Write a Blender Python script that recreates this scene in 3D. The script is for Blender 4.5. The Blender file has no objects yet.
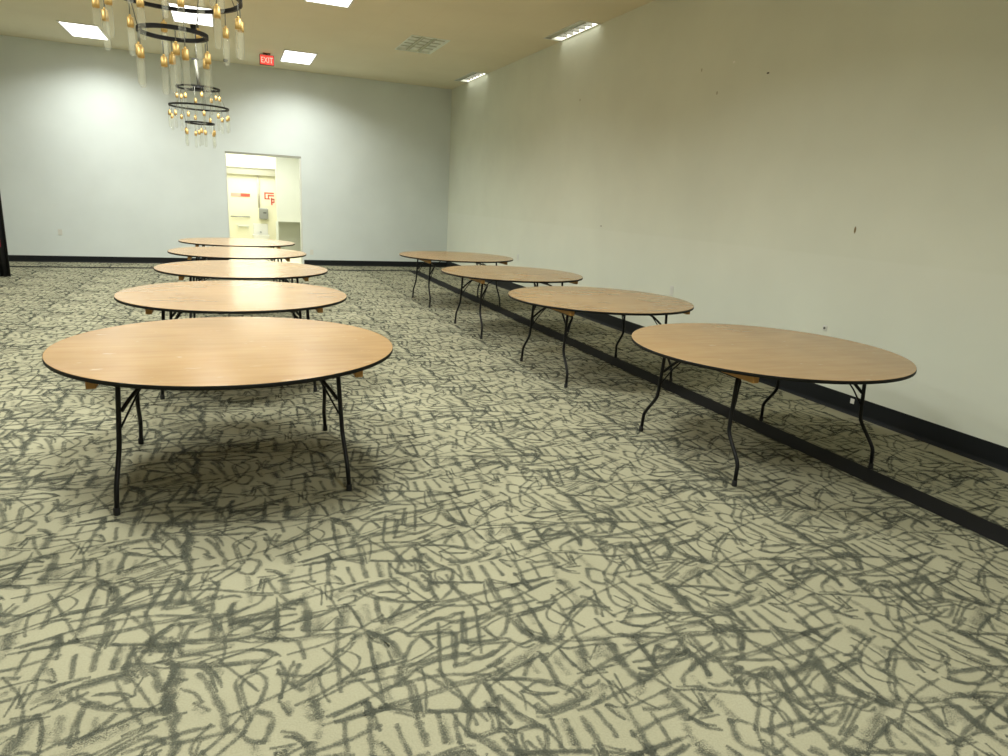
import bpy, bmesh, math, random
from mathutils import Matrix, Vector
import numpy as np

SC = bpy.context.scene
COL = SC.collection
PI = math.pi
random.seed(7)

# ------------------------------------------------------------------ helpers
def shader(name):
    m = bpy.data.materials.new(name); m.use_nodes = True
    nt = m.node_tree
    return m, nt, nt.nodes, nt.links, nt.nodes['Principled BSDF']

def simple(name, col, rough=0.6, metal=0.0, emit=None, strength=0.0, spec=0.5, bump=0.0, bscale=60):
    m, nt, N, L, b = shader(name)
    b.inputs['Base Color'].default_value = (*col, 1)
    b.inputs['Roughness'].default_value = rough
    b.inputs['Metallic'].default_value = metal
    b.inputs['Specular IOR Level'].default_value = spec
    tc = N.new('ShaderNodeTexCoord'); nz = N.new('ShaderNodeTexNoise')
    nz.inputs['Scale'].default_value = bscale; nz.inputs['Detail'].default_value = 3
    L.new(tc.outputs['Object'], nz.inputs['Vector'])
    mr = N.new('ShaderNodeMapRange')
    mr.inputs['To Min'].default_value = max(0.02, rough - 0.06); mr.inputs['To Max'].default_value = min(1, rough + 0.06)
    L.new(nz.outputs['Fac'], mr.inputs['Value']); L.new(mr.outputs['Result'], b.inputs['Roughness'])
    if bump:
        bp = N.new('ShaderNodeBump'); bp.inputs['Strength'].default_value = bump; bp.inputs['Distance'].default_value = 0.004
        L.new(nz.outputs['Fac'], bp.inputs['Height']); L.new(bp.outputs['Normal'], b.inputs['Normal'])
    if emit:
        b.inputs['Emission Color'].default_value = (*emit, 1)
        b.inputs['Emission Strength'].default_value = strength
    return m

def ramp(N, pts):
    r = N.new('ShaderNodeValToRGB'); e = r.color_ramp.elements
    while len(e) < len(pts): e.new(0.5)
    for i, (p, c) in enumerate(pts):
        e[i].position = p; e[i].color = (*c, 1) if len(c) == 3 else c
    return r

def box(bm, x0, x1, y0, y1, z0, z1, mi=0, bev=0.0, M=None):
    vs = [bm.verts.new((x, y, z)) for z in (z0, z1) for y in (y0, y1) for x in (x0, x1)]
    fs = [(0, 2, 3, 1), (4, 5, 7, 6), (0, 1, 5, 4), (2, 6, 7, 3), (0, 4, 6, 2), (1, 3, 7, 5)]
    faces = []
    for f in fs:
        q = bm.faces.new([vs[i] for i in f]); q.material_index = mi; faces.append(q)
    if M: bmesh.ops.transform(bm, matrix=M, verts=vs)
    if bev:
        es = list({e for f in faces for e in f.edges})
        r = bmesh.ops.bevel(bm, geom=es, offset=bev, segments=2, affect='EDGES', profile=0.5)
        for f in r['faces']: f.material_index = mi
    return vs

def tube(bm, pts, r, seg=10, mi=0, closed=False, radii=None):
    pts = [Vector(p) for p in pts]; n = len(pts); rings = []
    ref = None
    for i, p in enumerate(pts):
        if closed: t = (pts[(i+1) % n] - pts[i-1]).normalized()
        else: t = (pts[min(i+1, n-1)] - pts[max(i-1, 0)]).normalized()
        if ref is None:
            ref = Vector((1, 0, 0)) if abs(t.x) < 0.8 else Vector((0, 1, 0))
        u = (ref - t * ref.dot(t)).normalized(); w = t.cross(u); ref = u
        rr = radii[i] if radii else r
        rings.append([bm.verts.new(p + (u*math.cos(2*PI*k/seg) + w*math.sin(2*PI*k/seg)) * rr) for k in range(seg)])
    m = n if closed else n - 1
    for i in range(m):
        a, b = rings[i], rings[(i+1) % n]
        for k in range(seg):
            f = bm.faces.new((a[k], a[(k+1) % seg], b[(k+1) % seg], b[k])); f.smooth = True; f.material_index = mi
    if not closed:
        f = bm.faces.new(rings[0][::-1]); f.material_index = mi
        f = bm.faces.new(rings[-1]); f.material_index = mi

def lathe(bm, prof, seg=32, mi=0, c=(0, 0, 0), cap=True):
    """prof: list of (r, z) from bottom to top"""
    rings = []
    for r, z in prof:
        rings.append([bm.verts.new((c[0] + r*math.cos(2*PI*k/seg), c[1] + r*math.sin(2*PI*k/seg), c[2] + z)) for k in range(seg)])
    for i in range(len(prof) - 1):
        for k in range(seg):
            f = bm.faces.new((rings[i][k], rings[i][(k+1) % seg], rings[i+1][(k+1) % seg], rings[i+1][k]))
            f.smooth = True; f.material_index = mi
    if cap:
        for f in (bm.faces.new(rings[0][::-1]), bm.faces.new(rings[-1])): f.material_index = mi

def smooth_path(pts, it=2):
    for _ in range(it):
        q = [pts[0]]
        for a, b in zip(pts, pts[1:]):
            q.append(tuple(a[i]*0.75 + b[i]*0.25 for i in range(3))); q.append(tuple(a[i]*0.25 + b[i]*0.75 for i in range(3)))
        q.append(pts[-1]); pts = q
    return pts

def obj(name, bm, mats, parent=None, loc=None, recalc=True):
    if recalc: bmesh.ops.recalc_face_normals(bm, faces=bm.faces)
    me = bpy.data.meshes.new(name); bm.to_mesh(me); bm.free()
    for m in (mats if isinstance(mats, (list, tuple)) else [mats]): me.materials.append(m)
    o = bpy.data.objects.new(name, me); COL.objects.link(o)
    if parent: o.parent = parent
    if loc: o.location = loc
    return o

def new(): return bmesh.new()

def tag(o, label, cat, group=None):
    o['label'] = label; o['category'] = cat
    if group: o['group'] = group
    return o

def thing(name, label, cat, loc=(0, 0, 0), rotz=0.0, group=None):
    o = bpy.data.objects.new(name, None); COL.objects.link(o)
    o.empty_display_size = 0.1; o.location = loc; o.rotation_euler = (0, 0, rotz)
    return tag(o, label, cat, group)

def struct(name, bm, mats, parent=None):
    o = obj(name, bm, mats, parent); o['kind'] = 'structure'; return o

def dup(root, loc, label, group=None, rotz=None):
    def rec(o, par):
        c = o.copy(); COL.objects.link(c); c.parent = par
        for ch in o.children: rec(ch, c)
        return c
    r = rec(root, None); r.location = loc
    if rotz is not None: r.rotation_euler = (0, 0, rotz)
    r['label'] = label
    if group: r['group'] = group
    return r

# ------------------------------------------------------------------ dimensions (metres, camera above the origin)
XW, YB, HC, TB = 4.957, 16.17, 4.12, 0.0238      # right wall, back wall, ceiling, back wall's slight skew
XL, YF = -6.2, -3.6
def yb(x): return YB + TB * x
DX0, DX1, DZ = -0.03, 1.525, 2.375               # doorway
EXPOSURE = 0.0
WATTS, SPREAD, LAMP_E, STROKE_W = 70.0, 145.0, 4.0, 1.35
PW = {(-2.18, 14.62): 66.0, (1.36, 14.62): 68.0}
FAR_W = 28.0

STROKES = '''
8 -114,765 -79,783 -37,791 -8,786 21,798 64,802
17 2,753 46,748 108,749 185,747 248,744
8 228,720 294,726 402,737
9 194,770 237,798 294,831 374,859 477,898
10 -87,867 -11,880 86,886 177,901 258,910 347,917
13 347,932 419,936 496,939
14 5,1049 76,1026 142,1008 203,989
8 259,972 327,939 397,927
11 -5,1011 -11,954 2,908 31,932 69,968 96,1020
5 219,972 191,863 183,783
14 255,991 250,902 247,836 256,805
21 277,836 268,793 254,752
7 120,876 122,820 109,753 92,675 68,595 53,540
9 383,1005 388,920 392,888
10 346,902 340,807 341,733 335,647 331,582
10 56,779 31,694 11,621 42,604 126,592 174,585 192,555 219,535 259,546
5 117,675 151,697 200,716
11 117,675 124,624 138,596 179,623 213,678 237,730
17 236,688 245,634 263,580 287,541 302,520
7 273,701 277,624 281,574
11 -130,705 -74,699 -10,683 -6,658 -37,569
6 -68,686 -80,635 -94,580
6 -136,684 -117,647 -103,613
12 -170,555 -114,558 -50,555 -2,546 18,522 54,503 98,518 163,557
6 3,545 36,560 70,572
7 57,460 128,494 201,530 257,542 287,541
23s 124,438 189,467 257,496 299,513
6 -99,819 -54,839
10 341,733 337,664 334,598 331,558
6 456,752 409,712 386,675 386,640 413,606 434,595
8 305,726 375,736 447,746
8 421,763 474,766 535,795 608,822
12 471,795 465,712 458,643 459,600 441,523 435,462 426,397
14 592,758 618,730 612,676 595,635 592,619
8 595,709 540,671 487,634 459,600 417,571 379,527
21s 543,883 556,838 563,747 538,699
10 661,765 640,695 643,639 655,590
10 778,885 737,792 709,721 705,665 742,608
9 773,843 784,788 795,714 801,654 776,624 746,615
7 742,608 690,561 662,544
7 659,597 712,608 747,606
10 667,543 692,509 741,489
11 570,590 574,538 587,484 629,471 635,453
6 384,505 437,485 504,471 577,467 635,453 703,431
8 316,515 345,479 376,458 432,455 491,448 554,428
19 307,550 318,519 357,514 387,532
17 251,600 278,567 304,543 322,506
6 342,461 350,407 357,362
4 485,438 447,398 425,376
25 540,459 544,411 537,346 533,305
23s 640,443 660,405 669,379
11 32,388 111,366 164,348 209,323 253,296 277,268 301,241 307,208
8 118,296 148,311 186,324 215,295 258,288
5 118,296 148,270 188,257 222,252
4 108,293 110,261 96,218
20 136,222 150,194 191,186 250,196 304,203 329,213
8 128,187 168,177 234,184 295,194
28s 341,254 329,213 371,212 406,233
11 265,156 305,160 344,171 381,196
14 12,382 15,317 16,286
19 36,292 50,228 65,182 87,152 121,114
25s 49,396 108,417 181,442 243,472
6 233,461 195,430 159,380
10 261,467 267,407 261,353 256,302
6 341,456 347,388 359,342 371,310
19s 304,431 304,381 309,331
14 418,446 406,383 393,331 381,300
5 381,300 441,294
8 -40,263 0,244
7 16,286 -2,227 -10,174
5 -78,159 -23,162 19,142 60,140
12s 205,420 207,371
23 542,421 529,329 536,256 544,213
8 544,213 581,215 637,237 717,275 787,297
9 581,312 637,308 698,303 760,305 814,311
14 651,371 649,319 640,264
6 709,368 675,333 642,307
24 810,305 819,257 823,212
7 366,146 398,126 438,116 491,123 536,132 589,143 615,144
5 445,239 444,188 439,140
4 470,264 459,189 461,145
7 429,238 415,172 419,122
8 580,277 615,251 621,236 575,230 565,254
26 599,143 602,98 598,51 591,6
14 480,90 519,77 577,76
13 426,126 418,76 413,16 407,-15
9 490,63 489,18 481,-40
11 316,139 320,97 326,45 325,13
14s 370,144 385,98 402,64
5 472,319 517,318
7 610,6 635,-37
9s 548,212 532,171 491,153
10 155,142 152,99 145,58 135,31
13 200,127 196,84 192,42 188,3
16 258,118 258,68 258,20 251,-39 245,-71
8 -20,68 27,45 81,29 134,11 186,-2 212,-16
7 24,136 12,98 14,62
7 28,135 69,143 117,127
5 116,105 101,73 83,33
10 -25,116 -15,82 4,40 21,5
7 271,-10 304,-37 321,-42
5 -1,177 8,147 17,128
11 106,5 91,-19
13 403,-18 402,-80 402,-120
8 363,-67 421,-66 487,-62 540,-59
8 407,-126 452,-112 496,-102 526,-91
18 555,-96 558,-128 566,-166 578,-185
8 601,4 615,-29 636,-53 667,-69
7 641,134 697,118 732,103
5 693,113 683,60 681,18
4 710,82 693,20
6 642,-7 698,-11
19s 739,85 744,33 746,-15 750,-46
8 642,-136 654,-166 663,-199
18s 569,-14 558,-54 551,-95
8 680,545 700,513 746,486 808,483 866,491 913,507
15 715,565 800,551 867,535 921,518 983,503 1018,483
9 849,518 883,481 939,459 1003,456 1020,438
14 627,458 684,444 743,413 817,405 886,387 973,363
40s 657,436 723,399 773,391
11 596,408 635,400 656,382
17 656,382 646,325 644,281
11 663,319 706,358 732,372
14 660,305 717,309 774,305 811,301
9 719,369 738,340 783,325
15 820,368 815,323 815,270 824,230 806,172
18 881,381 875,311 869,252
11 802,167 815,211 802,237 750,211 704,185 685,151
14s 738,174 739,133 744,99
13 864,246 924,250 979,254 1031,253
7 846,230 914,230 993,216
14 980,357 968,305 943,266
13 1017,396 1070,379 1142,356
10 1113,357 1074,303 1029,254
15 1021,378 1037,339 1060,315
18 1158,494 1147,433 1146,380
15 1088,525 1115,479 1148,442
9 1018,483 1042,466 1018,412 1021,378
9 860,606 885,561 904,528
16 1002,561 999,507 1012,476
17s 820,441 901,441 1005,434
13 921,184 943,170 947,154
10 902,148 924,134
11 896,229 881,176 884,126 879,81
6 777,127 807,111 854,116
20 1000,1096 1081,1091 1183,1094 1265,1096
15 994,1098 995,998 977,875 980,808 977,756 1001,697
10 945,1074 885,995 792,909
12 875,1095 862,1002 862,979
11 724,952 762,940 784,911
15 724,952 699,894 695,853 732,820
7 884,972 924,948 922,892 882,838
10 877,840 948,840 1039,857 1103,871
16 801,884 833,853 838,788 864,709 888,633 917,576
15 1053,1080 1018,991 1030,957 1142,948 1229,892
10 1108,1089 1082,984
20 1244,1076 1210,996 1151,951
8 906,716 926,670 966,637
9 886,763 922,721
29 1008,725 1010,663 1006,596
6 1063,805 1229,892
17 918,1171 964,1106 994,1098
7 863,669 882,587 911,542
26 1009,733 1000,665 989,562 1001,503
14 976,851 991,803 1008,723
'''
# ------------------------------------------------------------------ materials
def wall_paint(name, col, col_low=None, z_split=0.0, marks=()):
    m, nt, N, L, b = shader(name)
    tc = N.new('ShaderNodeTexCoord')
    n1 = N.new('ShaderNodeTexNoise'); n1.inputs['Scale'].default_value = 1.3; n1.inputs['Detail'].default_value = 4
    n2 = N.new('ShaderNodeTexNoise'); n2.inputs['Scale'].default_value = 90; n2.inputs['Detail'].default_value = 3
    L.new(tc.outputs['Object'], n1.inputs['Vector']); L.new(tc.outputs['Object'], n2.inputs['Vector'])
    r = ramp(N, [(0.3, tuple(c*0.965 for c in col)), (0.7, tuple(min(1, c*1.03) for c in col))])
    L.new(n1.outputs['Fac'], r.inputs['Fac']); out = r.outputs['Color']
    if col_low:
        r2 = ramp(N, [(0.3, tuple(c*0.97 for c in col_low)), (0.7, tuple(min(1, c*1.02) for c in col_low))])
        L.new(n1.outputs['Fac'], r2.inputs['Fac'])
        sx = N.new('ShaderNodeSeparateXYZ'); L.new(tc.outputs['Object'], sx.inputs[0])
        mr = N.new('ShaderNodeMapRange'); mr.inputs['From Min'].default_value = z_split - 0.012; mr.inputs['From Max'].default_value = z_split + 0.012
        L.new(sx.outputs['Z'], mr.inputs['Value'])
        mx = N.new('ShaderNodeMix'); mx.data_type = 'RGBA'
        L.new(mr.outputs['Result'], mx.inputs['Factor']); L.new(r2.outputs['Color'], mx.inputs[6]); L.new(out, mx.inputs[7])
        out = mx.outputs[2]
    for (px, py, pz, sx_, sy_, sz_, mc) in marks:      # scuffs and holes with a shape of their own
        mp = N.new('ShaderNodeMapping'); mp.vector_type = 'TEXTURE'
        mp.inputs['Location'].default_value = (px, py, pz); mp.inputs['Scale'].default_value = (sx_, sy_, sz_)
        L.new(tc.outputs['Object'], mp.inputs['Vector'])
        ln = N.new('ShaderNodeVectorMath'); ln.operation = 'LENGTH'; L.new(mp.outputs['Vector'], ln.inputs[0])
        mr = N.new('ShaderNodeMapRange'); mr.inputs['From Min'].default_value = 0.7; mr.inputs['From Max'].default_value = 1.1
        mr.inputs['To Min'].default_value = 1; mr.inputs['To Max'].default_value = 0
        L.new(ln.outputs['Value'], mr.inputs['Value'])
        mx = N.new('ShaderNodeMix'); mx.data_type = 'RGBA'; mx.inputs[7].default_value = (*mc, 1)
        L.new(mr.outputs['Result'], mx.inputs['Factor']); L.new(out, mx.inputs[6]); out = mx.outputs[2]
    L.new(out, b.inputs['Base Color'])
    b.inputs['Roughness'].default_value = 0.55; b.inputs['Specular IOR Level'].default_value = 0.3
    bp = N.new('ShaderNodeBump'); bp.inputs['Strength'].default_value = 0.12; bp.inputs['Distance'].default_value = 0.003
    L.new(n2.outputs['Fac'], bp.inputs['Height']); L.new(bp.outputs['Normal'], b.inputs['Normal'])
    return m

M_BACK = wall_paint('pale_blue_grey_paint', (0.75, 0.81, 0.80))
M_RIGHT = wall_paint('warm_grey_paint', (0.745, 0.775, 0.665), (0.765, 0.795, 0.69), 1.325, marks=[
    (XW, 4.393, 1.56, 0.1, 0.012, 0.032, (0.20, 0.15, 0.06)),
    (XW, 5.731, 2.989, 0.1, 0.020, 0.009, (0.03, 0.03, 0.02)),
    (XW, 6.264, 3.17, 0.1, 0.018, 0.012, (0.9, 0.9, 0.85)),
    (XW, 6.482, 2.895, 0.1, 0.014, 0.020, (0.45, 0.44, 0.32)),
    (XW, 6.80, 3.17, 0.1, 0.012, 0.020, (0.45, 0.45, 0.33)),
    (XW, 8.747, 1.377, 0.1, 0.024, 0.008, (0.22, 0.20, 0.14)),
    (XW, 9.704, 3.174, 0.1, 0.02, 0.018, (0.5, 0.5, 0.38))])
M_SIDE = wall_paint('side_paint', (0.78, 0.79, 0.72))
M_FARROOM = wall_paint('cream_paint', (0.80, 0.78, 0.58))
M_PART = wall_paint('white_paint', (0.74, 0.76, 0.70))

def ceiling_mat():
    m, nt, N, L, b = shader('ceiling_tile')
    tc = N.new('ShaderNodeTexCoord'); sx = N.new('ShaderNodeSeparateXYZ'); L.new(tc.outputs['Object'], sx.inputs[0])
    n1 = N.new('ShaderNodeTexNoise'); n1.inputs['Scale'].default_value = 0.9; n1.inputs['Detail'].default_value = 3
    n2 = N.new('ShaderNodeTexNoise'); n2.inputs['Scale'].default_value = 120
    L.new(tc.outputs['Object'], n1.inputs['Vector']); L.new(tc.outputs['Object'], n2.inputs['Vector'])
    r = ramp(N, [(0.3, (0.79, 0.74, 0.555)), (0.7, (0.84, 0.79, 0.60))]); L.new(n1.outputs['Fac'], r.inputs['Fac'])
    def line(axis, period, off, w):
        a = N.new('ShaderNodeMath'); a.operation = 'ADD'; a.inputs[1].default_value = -off + 50*period; L.new(sx.outputs[axis], a.inputs[0])
        d = N.new('ShaderNodeMath'); d.operation = 'MODULO'; d.inputs[1].default_value = period; L.new(a.outputs[0], d.inputs[0])
        c = N.new('ShaderNodeMath'); c.operation = 'LESS_THAN'; c.inputs[1].default_value = w; L.new(d.outputs[0], c.inputs[0])
        return c.outputs[0]
    lx = line('X', 0.588, 1.36 - 0.294 - 0.012, 0.024)
    mx = N.new('ShaderNodeMix'); mx.data_type = 'RGBA'; mx.inputs[7].default_value = (0.80, 0.73, 0.53, 1)
    s = N.new('ShaderNodeMath'); s.operation = 'MULTIPLY'; s.inputs[1].default_value = 0.30
    L.new(lx, s.inputs[0]); L.new(s.outputs[0], mx.inputs['Factor']); L.new(r.outputs['Color'], mx.inputs[6])
    L.new(mx.outputs[2], b.inputs['Base Color'])
    b.inputs['Roughness'].default_value = 0.8; b.inputs['Specular IOR Level'].default_value = 0.2
    bp = N.new('ShaderNodeBump'); bp.inputs['Strength'].default_value = 0.15; bp.inputs['Distance'].default_value = 0.003
    L.new(n2.outputs['Fac'], bp.inputs['Height']); L.new(bp.outputs['Normal'], b.inputs['Normal'])
    return m
M_CEIL = ceiling_mat()

def carpet_mats():
    m, nt, N, L, b = shader('cream_carpet')
    tc = N.new('ShaderNodeTexCoord')
    n1 = N.new('ShaderNodeTexNoise'); n1.inputs['Scale'].default_value = 140; n1.inputs['Detail'].default_value = 2
    n2 = N.new('ShaderNodeTexNoise'); n2.inputs['Scale'].default_value = 2.2; n2.inputs['Detail'].default_value = 4
    for n in (n1, n2): L.new(tc.outputs['Object'], n.inputs['Vector'])
    r1 = ramp(N, [(0.3, (0.325, 0.312, 0.216)), (0.7, (0.372, 0.358, 0.252))]); L.new(n1.outputs['Fac'], r1.inputs['Fac'])
    r2 = ramp(N, [(0.3, (0.93, 0.93, 0.91)), (0.7, (1.04, 1.04, 1.04))]); L.new(n2.outputs['Fac'], r2.inputs['Fac'])
    mx = N.new('ShaderNodeMix'); mx.data_type = 'RGBA'; mx.blend_type = 'MULTIPLY'; mx.inputs['Factor'].default_value = 1
    L.new(r1.outputs['Color'], mx.inputs[6]); L.new(r2.outputs['Color'], mx.inputs[7]); L.new(mx.outputs[2], b.inputs['Base Color'])
    b.inputs['Roughness'].default_value = 0.95; b.inputs['Specular IOR Level'].default_value = 0.1
    bp = N.new('ShaderNodeBump'); bp.inputs['Strength'].default_value = 0.25; bp.inputs['Distance'].default_value = 0.004
    L.new(n1.outputs['Fac'], bp.inputs['Height']); L.new(bp.outputs['Normal'], b.inputs['Normal'])
    # grey charcoal-like yarn strokes, broken up by grain
    s, nt, N, L, b = shader('charcoal_stroke_yarn')
    tc = N.new('ShaderNodeTexCoord')
    g = N.new('ShaderNodeTexNoise'); g.inputs['Scale'].default_value = 190; g.inputs['Detail'].default_value = 2
    h = N.new('ShaderNodeTexNoise'); h.inputs['Scale'].default_value = 22; h.inputs['Detail'].default_value = 3
    for n in (g, h): L.new(tc.outputs['Object'], n.inputs['Vector'])
    at = N.new('ShaderNodeAttribute'); at.attribute_name = 'ink'
    a1 = N.new('ShaderNodeMath'); a1.operation = 'MULTIPLY_ADD'; a1.inputs[1].default_value = 1.5; L.new(g.outputs['Fac'], a1.inputs[0]); L.new(at.outputs['Fac'], a1.inputs[2])
    a2 = N.new('ShaderNodeMath'); a2.operation = 'MULTIPLY_ADD'; a2.inputs[1].default_value = 0.9; L.new(h.outputs['Fac'], a2.inputs[0]); L.new(a1.outputs[0], a2.inputs[2])
    mr = N.new('ShaderNodeMapRange'); mr.inputs['From Min'].default_value = 1.22; mr.inputs['From Max'].default_value = 2.05
    mr.inputs['To Max'].default_value = 0.82
    L.new(a2.outputs[0], mr.inputs['Value'])
    r = ramp(N, [(0.3, (0.075, 0.082, 0.064)), (0.75, (0.150, 0.156, 0.118))]); L.new(g.outputs['Fac'], r.inputs['Fac'])
    L.new(r.outputs['Color'], b.inputs['Base Color']); L.new(mr.outputs['Result'], b.inputs['Alpha'])
    b.inputs['Roughness'].default_value = 0.95; b.inputs['Specular IOR Level'].default_value = 0.1
    k = simple('black_carpet_border', (0.010, 0.010, 0.011), 0.9, spec=0.15, bump=0.3, bscale=140)
    return m, s, k
M_CARPET, M_STROKE, M_BORDER = carpet_mats()

def ply_mat():
    m, nt, N, L, b = shader('honey_plywood')
    tc = N.new('ShaderNodeTexCoord'); oi = N.new('ShaderNodeObjectInfo')
    off = N.new('ShaderNodeVectorMath'); off.operation = 'SCALE'; off.inputs['Scale'].default_value = 11
    cb = N.new('ShaderNodeCombineXYZ'); L.new(oi.outputs['Random'], cb.inputs[0]); L.new(oi.outputs['Random'], cb.inputs[1])
    L.new(cb.outputs[0], off.inputs[0])
    ad = N.new('ShaderNodeVectorMath'); ad.operation = 'ADD'; L.new(tc.outputs['Object'], ad.inputs[0]); L.new(off.outputs[0], ad.inputs[1])
    mp = N.new('ShaderNodeMapping'); mp.inputs['Scale'].default_value = (1.2, 9, 1); L.new(ad.outputs[0], mp.inputs['Vector'])
    n1 = N.new('ShaderNodeTexNoise'); n1.inputs['Scale'].default_value = 2.2; n1.inputs['Detail'].default_value = 3; n1.inputs['Distortion'].default_value = 0.3
    L.new(mp.outputs[0], n1.inputs['Vector'])
    n2 = N.new('ShaderNodeTexNoise'); n2.inputs['Scale'].default_value = 2.0; n2.inputs['Detail'].default_value = 2; L.new(ad.outputs[0], n2.inputs['Vector'])
    r = ramp(N, [(0.25, (0.365, 0.210, 0.082)), (0.5, (0.400, 0.238, 0.098)), (0.78, (0.440, 0.272, 0.118))]); L.new(n1.outputs['Fac'], r.inputs['Fac'])
    r2 = ramp(N, [(0.3, (0.88, 0.86, 0.82)), (0.7, (1.08, 1.08, 1.06))]); L.new(n2.outputs['Fac'], r2.inputs['Fac'])
    mx = N.new('ShaderNodeMix'); mx.data_type = 'RGBA'; mx.blend_type = 'MULTIPLY'; mx.inputs['Factor'].default_value = 1
    L.new(r.outputs['Color'], mx.inputs[6]); L.new(r2.outputs['Color'], mx.inputs[7])
    # pale scratches and flecks worn into the varnish
    mp3 = N.new('ShaderNodeMapping'); mp3.inputs['Scale'].default_value = (9, 26, 1); L.new(ad.outputs[0], mp3.inputs['Vector'])
    n3 = N.new('ShaderNodeTexNoise'); n3.inputs['Scale'].default_value = 1.0; n3.inputs['Detail'].default_value = 5; L.new(mp3.outputs[0], n3.inputs['Vector'])
    r3 = ramp(N, [(0.68, (0, 0, 0)), (0.74, (1, 1, 1))]); L.new(n3.outputs['Fac'], r3.inputs['Fac'])
    sc = N.new('ShaderNodeMath'); sc.operation = 'MULTIPLY'; sc.inputs[1].default_value = 0.45; L.new(r3.outputs['Color'], sc.inputs[0])
    mx2 = N.new('ShaderNodeMix'); mx2.data_type = 'RGBA'; mx2.inputs[7].default_value = (0.72, 0.62, 0.44, 1)
    L.new(sc.outputs[0], mx2.inputs['Factor']); L.new(mx.outputs[2], mx2.inputs[6]); L.new(mx2.outputs[2], b.inputs['Base Color'])
    mr = N.new('ShaderNodeMapRange'); mr.inputs['To Min'].default_value = 0.19; mr.inputs['To Max'].default_value = 0.27
    n4 = N.new('ShaderNodeTexNoise'); n4.inputs['Scale'].default_value = 3; n4.inputs['Detail'].default_value = 1; L.new(ad.outputs[0], n4.inputs['Vector'])
    L.new(n4.outputs['Fac'], mr.inputs['Value']); L.new(mr.outputs['Result'], b.inputs['Roughness'])
    b.inputs['Specular IOR Level'].default_value = 1.0
    return m
M_PLY = ply_mat()
M_EDGE = simple('black_vinyl_edge', (0.008, 0.008, 0.006), 0.6, spec=0.2)
M_RUNNER = simple('raw_wood_runner', (0.42, 0.22, 0.055), 0.6, bump=0.2)
M_STEEL = simple('black_painted_steel', (0.008, 0.008, 0.009), 0.45, spec=0.25)
M_CAP = simple('black_rubber_cap', (0.015, 0.015, 0.015), 0.8)
M_COVE = simple('black_vinyl_cove', (0.009, 0.011, 0.013), 0.55, spec=0.25, bump=0.15, bscale=14)
M_WHITE = simple('white_enamel', (0.75, 0.75, 0.70), 0.4)
M_GREY = simple('grey_metal', (0.30, 0.31, 0.29), 0.4, metal=0.3)
M_LOUV = simple('grey_louvre', (0.55, 0.57, 0.50), 0.35, metal=0.4)
M_BLADE = simple('dull_green_blade', (0.50, 0.53, 0.42), 0.5)
M_UNLIT = simple('unlit_pale_reflector', (0.86, 0.92, 0.84), 0.5)
M_FIN = simple('grey_fin', (0.22, 0.22, 0.19), 0.5)
M_DIFF = simple('lit_diffuser', (0.9, 0.9, 0.9), 0.5, emit=(1.0, 1.0, 0.97), strength=LAMP_E)
M_TUBE = simple('lit_reflector', (0.9, 0.9, 0.85), 0.5, emit=(1.0, 0.98, 0.86), strength=2.6)
M_BLACKM = simple('matte_black_iron', (0.008, 0.008, 0.008), 0.55, spec=0.25)
M_BRASS = simple('brass', (0.66, 0.45, 0.16), 0.45, metal=0.6)
M_CORD = simple('grey_cord', (0.16, 0.16, 0.13), 0.6)
M_RED = simple('red_vinyl', (0.75, 0.10, 0.06), 0.5)
M_PINK = simple('faded_red_vinyl', (0.80, 0.42, 0.32), 0.5)
M_CLOTH = simple('black_cloth', (0.012, 0.013, 0.013), 0.85, bump=0.3, bscale=40)
M_REDCL = simple('dark_red_cloth', (0.40, 0.02, 0.06), 0.8)
M_SIGNBOX = simple('exit_sign_housing', (0.10, 0.01, 0.01), 0.4)
M_SIGNRED = simple('lit_red_sign_face', (0.7, 0.05, 0.04), 0.4, emit=(1.0, 0.10, 0.075), strength=0.75)
M_SIGNLET = simple('lit_sign_letters', (0.9, 0.5, 0.4), 0.4, emit=(1.0, 0.42, 0.34), strength=1.1)
M_DRAIN = simple('dark_drain', (0.10, 0.10, 0.09), 0.4)

def glass_mat():
    m = bpy.data.materials.new('clear_bulb_glass'); m.use_nodes = True
    nt = m.node_tree; N, L = nt.nodes, nt.links
    N.remove(N['Principled BSDF'])
    t = N.new('ShaderNodeBsdfTransparent'); t.inputs['Color'].default_value = (0.99, 0.99, 0.97, 1)
    g = N.new('ShaderNodeBsdfGlossy'); g.inputs['Roughness'].default_value = 0.06
    lw = N.new('ShaderNodeLayerWeight'); lw.inputs['Blend'].default_value = 0.06
    tc = N.new('ShaderNodeTexCoord'); nz = N.new('ShaderNodeTexNoise'); nz.inputs['Scale'].default_value = 40
    L.new(tc.outputs['Object'], nz.inputs['Vector'])
    bp = N.new('ShaderNodeBump'); bp.inputs['Strength'].default_value = 0.05; L.new(nz.outputs['Fac'], bp.inputs['Height']); L.new(bp.outputs['Normal'], g.inputs['Normal'])
    ms = N.new('ShaderNodeMixShader'); L.new(lw.outputs['Fresnel'], ms.inputs[0]); L.new(t.outputs[0], ms.inputs[1]); L.new(g.outputs[0], ms.inputs[2])
    df = N.new('ShaderNodeBsdfTranslucent'); df.inputs['Color'].default_value = (0.9, 0.92, 0.8, 1)
    m2 = N.new('ShaderNodeMixShader'); m2.inputs[0].default_value = 0.09
    L.new(ms.outputs[0], m2.inputs[1]); L.new(df.outputs[0], m2.inputs[2]); L.new(m2.outputs[0], N['Material Output'].inputs['Surface'])
    return m
M_GLASS = glass_mat()

# ------------------------------------------------------------------ floor with its sketched carpet pattern
def parse_strokes():
    out = []
    for ln in STROKES.strip().split('\n'):
        t = ln.split(); soft = t[0].endswith('s'); w = float(t[0].rstrip('s')) / 1000
        out.append((w, soft, [tuple(float(c)/1000 for c in p.split(',')) for p in t[1:]]))
    return out

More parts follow.
